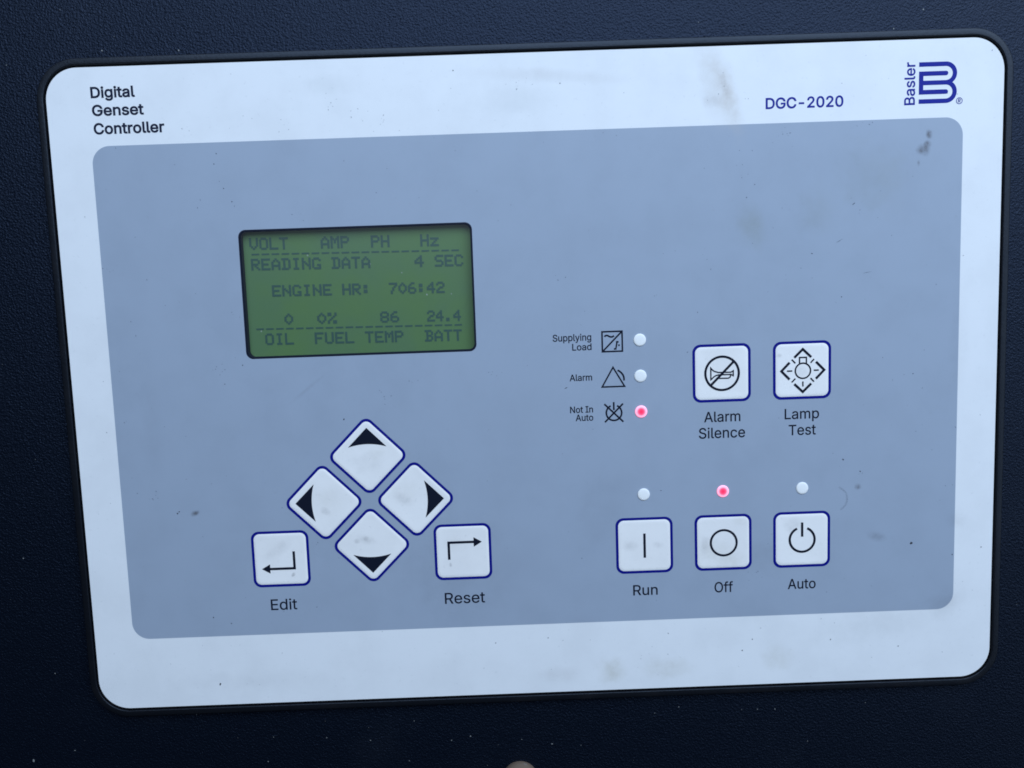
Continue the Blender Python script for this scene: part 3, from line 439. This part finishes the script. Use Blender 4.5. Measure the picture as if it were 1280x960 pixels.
lcd_row([('0', -80.55, -77.9), ('0%', -70.0, -63.8), ('86', -49.65, -43.7), ('24.4', -34.5, -23.7)], -25.55, -22.1)
lcd_dashes(-89.9, -23.4, 21, -20.75)
lcd_row([('OIL', -87.15, -78.1), ('FUEL', -71.15, -58.55), ('TEMP', -54.9, -42.6), ('BATT', -35.55, -23.65)], -19.25, -15.65)

# ------------------------------------------------------------------ push buttons (embossed caps with a printed blue border)
def cap_mesh():
    bm = bmesh.new(); rings = []
    for ins, h in ((0.0, 0.065), (0.15, 0.10), (0.38, 0.145), (0.70, 0.175), (1.0, 0.178), (1.6, 0.162), (2.5, 0.145), (4.2, 0.135)):
        hw = 8.56 - ins
        rings.append([bm.verts.new(V(x, y, h)) for x, y in rrect(hw, hw, max(1.9 - ins * 0.5, 0.5), 8)])
    for a, b2 in zip(rings, rings[1:]):
        for i in range(len(a)): bm.faces.new((a[i], a[(i + 1) % len(a)], b2[(i + 1) % len(a)], b2[i]))
    bm.faces.new(rings[-1])
    bmesh.ops.recalc_face_normals(bm, faces=bm.faces[:])
    bm.normal_update()
    if max(bm.faces, key=lambda f: f.calc_area()).normal.y > 0: bmesh.ops.reverse_faces(bm, faces=bm.faces[:])
    me = from_bm(bm, 'push_button', True); me.materials.append(M_cap); return me
CAP = cap_mesh()
ink = Ink(0.06); ink.stroke(rrect(8.98, 8.98, 2.15, 10), 0.92, True)
BORDER = from_bm(ink.bm, 'button_border'); BORDER.materials.append(M_border)
TOP = 0.20                                           # print lies just over the highest part of the cap
def button(x, y, rot, label):
    o = bpy.data.objects.new('push_button', CAP); scene.collection.objects.link(o)
    o.parent = ctl; o.location = V(x, y); o.rotation_euler = (0, math.radians(rot), 0); o['label'] = label
    e = bpy.data.objects.new('button_border', BORDER); scene.collection.objects.link(e); e.parent = o
    return o
def symbol(o, draw, turn=0.0):
    s = Ink(TOP); draw(s)
    return s.done('button_symbol', M_ink, o, None, turn)

def d_horn(s):
    s.stroke(arc(.1, .1, 5.42, 0, 360, 72)[:-1], .76, True)
    s.stroke([(-3.62, 3.95), (3.88, -3.62)], .78)
    s.stroke([(-3.55, -1.72), (-2.95, -1.02), (-2.35, -.60), (-1.1, -.22), (3.0, -.18), (3.72, -.62), (3.72, .98), (3.0, .56), (-1.05, .56), (-1.9, .76), (-2.7, 1.25), (-3.3, 1.88), (-3.55, 2.05)], .42, True)
    s.stroke([(-1.05, 1.1), (-.75, 1.70), (2.1, 1.74), (2.62, 1.5), (2.85, .95), (2.86, .62)], .42)
def d_lamp(s):
    c = (.2, .15)
    s.stroke(arc(.25, .2, 2.47, 0, 360, 48)[:-1], .50, True)
    s.stroke([(-.85, -2.05), (-.85, -4.12), (1.37, -4.12), (1.37, -2.05)], .46)
    for a in range(4):
        q = [(-2.75, -4.28), (0.0, -6.95), (2.75, -4.28)]
        ca, sa = math.cos(a * math.pi / 2), math.sin(a * math.pi / 2)
        s.stroke([(c[0] + x * ca - y * sa, c[1] + x * sa + y * ca) for x, y in q], .80)
    for a, b2 in (((-4.95, .15), (-3.2, .15)), ((3.75, .15), (5.4, .15)), ((.24, 3.7), (.24, 5.32)), ((-3.4, -3.55), (-2.2, -2.3)), ((3.85, -3.5), (2.75, -2.3)), ((-3.4, 3.85), (-2.2, 2.65)), ((3.85, 3.85), (2.72, 2.65))):
        s.stroke([a, b2], .46)
def d_run(s): s.stroke([(.05, -4.05), (.05, 4.15)], .80)
def d_off(s): s.stroke(arc(.15, .1, 4.28, 0, 360, 64)[:-1], .74, True)
def d_auto(s):
    s.stroke(arc(.12, .05, 4.12, -66, 246, 60), .78)
    s.stroke([(.12, -5.75), (.12, -.95)], .78)
def d_edit(s):
    s.stroke([(4.36, -2.45), (4.36, 3.28), (-3.8, 3.28)], .82)
    s.fill([(-6.4, 3.22), (-3.68, 1.68), (-3.68, 4.80)])
def d_reset(s):
    s.stroke([(-4.6, 2.5), (-4.6, -3.25), (3.8, -3.25)], .82)
    s.fill([(6.38, -3.22), (3.66, -4.80), (3.66, -1.60)])
def d_arrow(s):
    n = 14; base = [(6.25 - 12.5 * i / n, -3.02 - 0.95 * (1 - (1 - 2 * i / n) ** 2)) for i in range(n + 1)]
    s.fill([(0.02, -9.32)] + base)
for args in ((60.02, -1.85, 'push button marked with a crossed-out horn', d_horn), (86.1, -1.85, 'push button marked with a glowing lamp between four chevrons', d_lamp),
             (33.92, 54.44, 'push button marked with an upright bar', d_run), (60.02, 54.42, 'push button marked with a circle', d_off), (86.05, 54.38, 'push button marked with a power sign', d_auto),
             (-86.12, 54.44, 'push button with a bent arrow pointing left', d_edit), (-26.08, 54.30, 'push button with a bent arrow pointing right', d_reset)):
    symbol(button(args[0], args[1], 0, args[2]), args[3])
for x, y, turn, word_ in ((-55.72, 21.15, 0, 'up'), (-40.85, 36.05, 90, 'right'), (-55.95, 50.95, 180, 'down'), (-70.85, 36.10, 270, 'left')):
    o = button(x, y, 45, 'diamond push button with a black arrow pointing %s' % word_)
    symbol(o, d_arrow, turn - 45)

# ------------------------------------------------------------------ indicator lights
def dome():
    bm = bmesh.new(); n = 28; rings = []
    for r_, h in ((2.02, 0.02), (2.0, 0.18), (1.90, 0.26), (1.5, 0.32), (0.8, 0.35)):
        rings.append([bm.verts.new(V(r_ * math.cos(2 * math.pi * i / n), r_ * math.sin(2 * math.pi * i / n), h)) for i in range(n)])
    for a, b2 in zip(rings, rings[1:]):
        for i in range(n): bm.faces.new((a[i], a[(i + 1) % n], b2[(i + 1) % n], b2[i]))
    bm.faces.new(rings[-1]); bmesh.ops.recalc_face_normals(bm, faces=bm.faces[:]); bm.normal_update()
    if max(bm.faces, key=lambda f: f.calc_area()).normal.y > 0: bmesh.ops.reverse_faces(bm, faces=bm.faces[:])
    return from_bm(bm, 'indicator_light', True)
D_off = dome(); D_off.materials.append(M_dot)
D_on = dome(); D_on.materials.append(M_lit)
for x, y, lit in ((33.68, -13.5, 0), (33.68, -1.85, 0), (33.68, 9.80, 1), (34.0, 37.26, 0), (60.05, 37.18, 1), (86.18, 37.1, 0)):
    o = bpy.data.objects.new('indicator_light', D_on if lit else D_off); scene.collection.objects.link(o)
    o.parent = ctl; o.location = V(x, y); o['label'] = 'glowing red indicator light' if lit else 'unlit white indicator light'

# ------------------------------------------------------------------ printed lettering and signs
words('title_lettering', [('Digital', -135.42, -122.0, -94.75, 3.12), ('Genset', -135.4, -119.65, -89.32, 3.12), ('Controller', -135.35, -113.65, -83.75, 3.15)], M_navy, face, 0.145)
words('model_lettering', [('DGC-2020', 74.7, 98.9, -84.48, 3.18)], M_blue, face, 0.115)
def caption(*rows): words('button_caption', rows, M_ink, face, 0.055, 0.05)
caption(('Edit', -90.4, -81.8, 71.76, 3.6)); caption(('Reset', -32.7, -19.45, 71.83, 3.65))
caption(('Run', 29.95, 38.0, 71.38, 3.45)); caption(('Off', 57.05, 63.1, 71.40, 3.45)); caption(('Auto', 81.5, 90.7, 71.18, 3.35))
caption(('Alarm', 54.2, 65.95, 14.05, 3.3), ('Silence', 52.45, 67.45, 19.4, 3.4)); caption(('Lamp', 80.5, 91.65, 14.02, 3.3), ('Test', 81.8, 90.6, 19.36, 3.35))
def icaption(*rows): words('indicator_caption', rows, M_ink, face, 0.05, 0.05)
icaption(('Supplying', 5.7, 18.03, -13.92, 2.15), ('Load', 11.9, 18.05, -10.84, 2.1))
icaption(('Alarm', 10.8, 17.97, -.97, 2.05)); icaption(('Not In', 10.65, 18.02, 9.46, 2.05), ('Auto', 12.4, 18.03, 12.14, 2.05))
s = Ink(0.05)
s.stroke([(21.56, -16.52), (28.02, -16.52), (28.02, -10.1), (21.56, -10.1)], .53, True); s.stroke([(21.62, -10.15), (27.96, -16.45)], .53)
s.stroke([(22.3, -14.95), (22.6, -15.2), (22.95, -15.32), (23.35, -15.25), (23.9, -14.95), (24.3, -14.78), (24.75, -14.78), (25.1, -14.92), (25.4, -15.15)], .56)
s.stroke([(26.0, -13.14), (26.85, -13.14)], .56); s.stroke([(26.28, -12.85), (25.98, -11.2)], .48); s.stroke([(25.28, -10.9), (26.15, -10.9)], .53); s.stroke([(26.7, -12.05), (27.2, -12.05)], .56)
s.done('converter_sign', M_ink, face)
s = Ink(0.05); s.stroke([(24.85, -4.95), (21.2, 1.33), (28.5, 1.33)], .50, True); s.stroke([(26.3, -3.95), (26.95, -3.6), (27.55, -3.05), (28.02, -2.4), (28.28, -1.7), (28.38, -.55)], .58)
s.done('warning_sign', M_ink, face)
s = Ink(0.05); s.stroke(arc(24.85, 9.88, 2.5, -66, 246, 48), .56); s.stroke([(24.83, 6.35), (24.83, 9.0)], .56)
s.stroke([(21.78, 6.92), (27.86, 12.92)], .56); s.stroke([(27.86, 6.95), (21.84, 12.88)], .56)
s.done('crossed_power_sign', M_ink, face)

# maker's emblem: bars bent into a letter, upright lettering beside it
x0, xe, yt, yb, w = 122.7, 131.15, -97.0, -84.4, 1.36
py = (yb - yt - w) / 4.0; ys = [yt + w / 2 + py * i for i in range(5)]
s = Ink(0.05)
s.stroke([(x0, ys[0]), (xe, ys[0])] + arc(xe, (ys[0] + ys[2]) / 2, py, -90, 90, 26)[1:] + [(x0 + w, ys[2])], w)
s.stroke([(x0, ys[4]), (xe, ys[4])] + arc(xe, (ys[4] + ys[2]) / 2, py, 90, -90, 26)[1:], w)
for k in (1, 3):
    s.fill([(x0 + w, ys[k] - w / 2), (xe + .05, ys[k] - w / 2)] + arc(xe + .05, ys[k], w / 2, -90, 90, 10)[1:-1] + [(xe + .05, ys[k] + w / 2), (x0 + w, ys[k] + w / 2)])
s.stroke([(x0 + w / 2, ys[1] - w / 2), (x0 + w / 2, ys[3] + w / 2)], w)
logo = s.done('brand_emblem', M_blue, face)
words('brand_lettering', [('Basler', 84.22, 97.05, 121.42, 3.2)], M_blue, face, 0.085, vertical=True)
s = Ink(0.05); s.stroke(arc(135.5, -84.95, .93, 0, 360, 28)[:-1], .2, True)
s.stroke([(135.2, -84.4), (135.2, -85.48), (135.62, -85.48), (135.8, -85.3), (135.8, -85.1), (135.62, -84.92), (135.2, -84.92)], .2); s.stroke([(135.5, -84.92), (135.82, -84.4)], .2)
s.done('registered_mark', M_blue, face)

# ------------------------------------------------------------------ grime: specks, scratches
bm = bmesh.new()
def speck(x, y, r_, mi, stretch=1.0, ang=0.0, h=0.075):
    n = rnd.randint(6, 9); vs_ = []
    for i in range(n):
        a = 2 * math.pi * i / n; q = r_ * rnd.uniform(0.6, 1.15)
        px, py_ = q * stretch * math.cos(a), q * math.sin(a)
        vs_.append(bm.verts.new(V(x + px * math.cos(ang) - py_ * math.sin(ang), y + px * math.sin(ang) + py_ * math.cos(ang), h)))
    f = bm.faces.new(vs_); f.material_index = mi; f.normal_update()
    if f.normal.y > 0: f.normal_flip()
def free(x, y):
    if abs(x - WX) < WHW + 1 and abs(y - WY) < WHH + 1: return False
    for bx, by in ((60, -1.9), (86, -1.9), (34, 54.4), (60, 54.4), (86, 54.4), (-86, 54.4), (-26, 54.4)):
        if abs(x - bx) < 9.8 and abs(y - by) < 9.8: return False
    return abs(x + 55.8) + abs(y - 36) > 30
for x, y, r_ in SPECKS: speck(x, y, r_ * 0.68, 0 if r_ > .27 else 1, rnd.uniform(1, 1.5), rnd.uniform(0, 3))
i = 0
while i < 130:
    x, y = rnd.uniform(-146, 146), rnd.uniform(-101, 101)
    if not free(x, y): continue
    speck(x, y, rnd.choice((.08, .09, .11, .13, .17)) , 1 if rnd.random() < .93 else 0, rnd.uniform(1, 1.9), rnd.uniform(0, 3)); i += 1
for k in range(26):                                     # little clusters
    x, y = rnd.uniform(-140, 140), rnd.uniform(-98, 98)
    for j in range(rnd.randint(3, 7)):
        xx, yy = x + rnd.gauss(0, 1.6), y + rnd.gauss(0, 1.2)
        if free(xx, yy): speck(xx, yy, rnd.uniform(.08, .17), 1, rnd.uniform(1, 2), rnd.uniform(0, 3))
for x, y, L_, a in ((98.0, -42.8, 3.0, -.5), (102.5, -54.3, 1.2, -.6), (107, -32.5, 3.5, -.2), (9.5, 1.2, 1.6, -.4)):
    speck(x, y, .11, 0 if L_ < 2 else 1, L_ / .24, a)
for k in range(9):                                      # a ring left by a fingertip
    a = math.radians(-70 + 16 * k); speck(97.6 + 3.4 * math.cos(a), 41.2 + 3.9 * math.sin(a), .42, 2, 2.0, a + 1.57)
o = link('dirt_specks', from_bm(bm, 'dirt_specks'), [M_speck, M_faint, M_film], face); o['kind'] = 'stuff'

M_dust, nt, p = new_mat('pale_dust')
p.inputs['Base Color'].default_value = (0.42, 0.43, 0.42, 1); p.inputs['Roughness'].default_value = 0.9; p.inputs['Alpha'].default_value = 0.5
bm = bmesh.new()
for x, y, r_ in DUST: speck(x, y, r_ * 0.75, 0, rnd.uniform(1, 1.6), rnd.uniform(0, 3), -1.9)
i = 0
while i < 30:
    x, y = rnd.uniform(-190, 170), rnd.uniform(-128, 142)
    if abs(x) < 155 and abs(y) < 109: continue
    speck(x, y, rnd.choice((.06, .07, .08, .1, .12)), 0, rnd.uniform(1, 2), rnd.uniform(0, 3), -1.9); i += 1
o = link('dust', from_bm(bm, 'dust'), M_dust, wall); o['kind'] = 'stuff'
bm = bmesh.new()
for x, y, r_ in PANE_DUST: speck(x, y, r_, 0, 1.2, 0.5, -0.1)
o = link('dust', from_bm(bm, 'dust'), M_dust, disp); o['kind'] = 'stuff'

# ------------------------------------------------------------------ the bolt below
bolt = bpy.data.objects.new('bolt', None); scene.collection.objects.link(bolt); bolt.location = V(-9.9, 135.2, -2.0)
tag(bolt, 'tan weathered round bolt head on the black enclosure below the controller', 'bolt')
def lathe(name, prof, mat, parent):
    bm = bmesh.new(); n = 32; rings = []
    for r_, h in prof: rings.append([bm.verts.new(V(r_ * math.cos(2 * math.pi * i / n), r_ * math.sin(2 * math.pi * i / n), h)) for i in range(n)])
    for a, b2 in zip(rings, rings[1:]):
        for i in range(n): bm.faces.new((a[i], a[(i + 1) % n], b2[(i + 1) % n], b2[i]))
    bm.faces.new(rings[-1]); bmesh.ops.recalc_face_normals(bm, faces=bm.faces[:])
    return link(name, from_bm(bm, name, True), mat, parent)
lathe('bolt_head', [(6.0, 0.0), (6.05, 0.9), (5.7, 1.9), (4.8, 2.7), (3.4, 3.2), (3.1, 3.25)], M_steel, bolt)
lathe('bolt_recess', [(3.1, 3.27), (2.9, 3.2), (2.8, 2.2), (0.4, 2.0)], M_bezel, bolt)
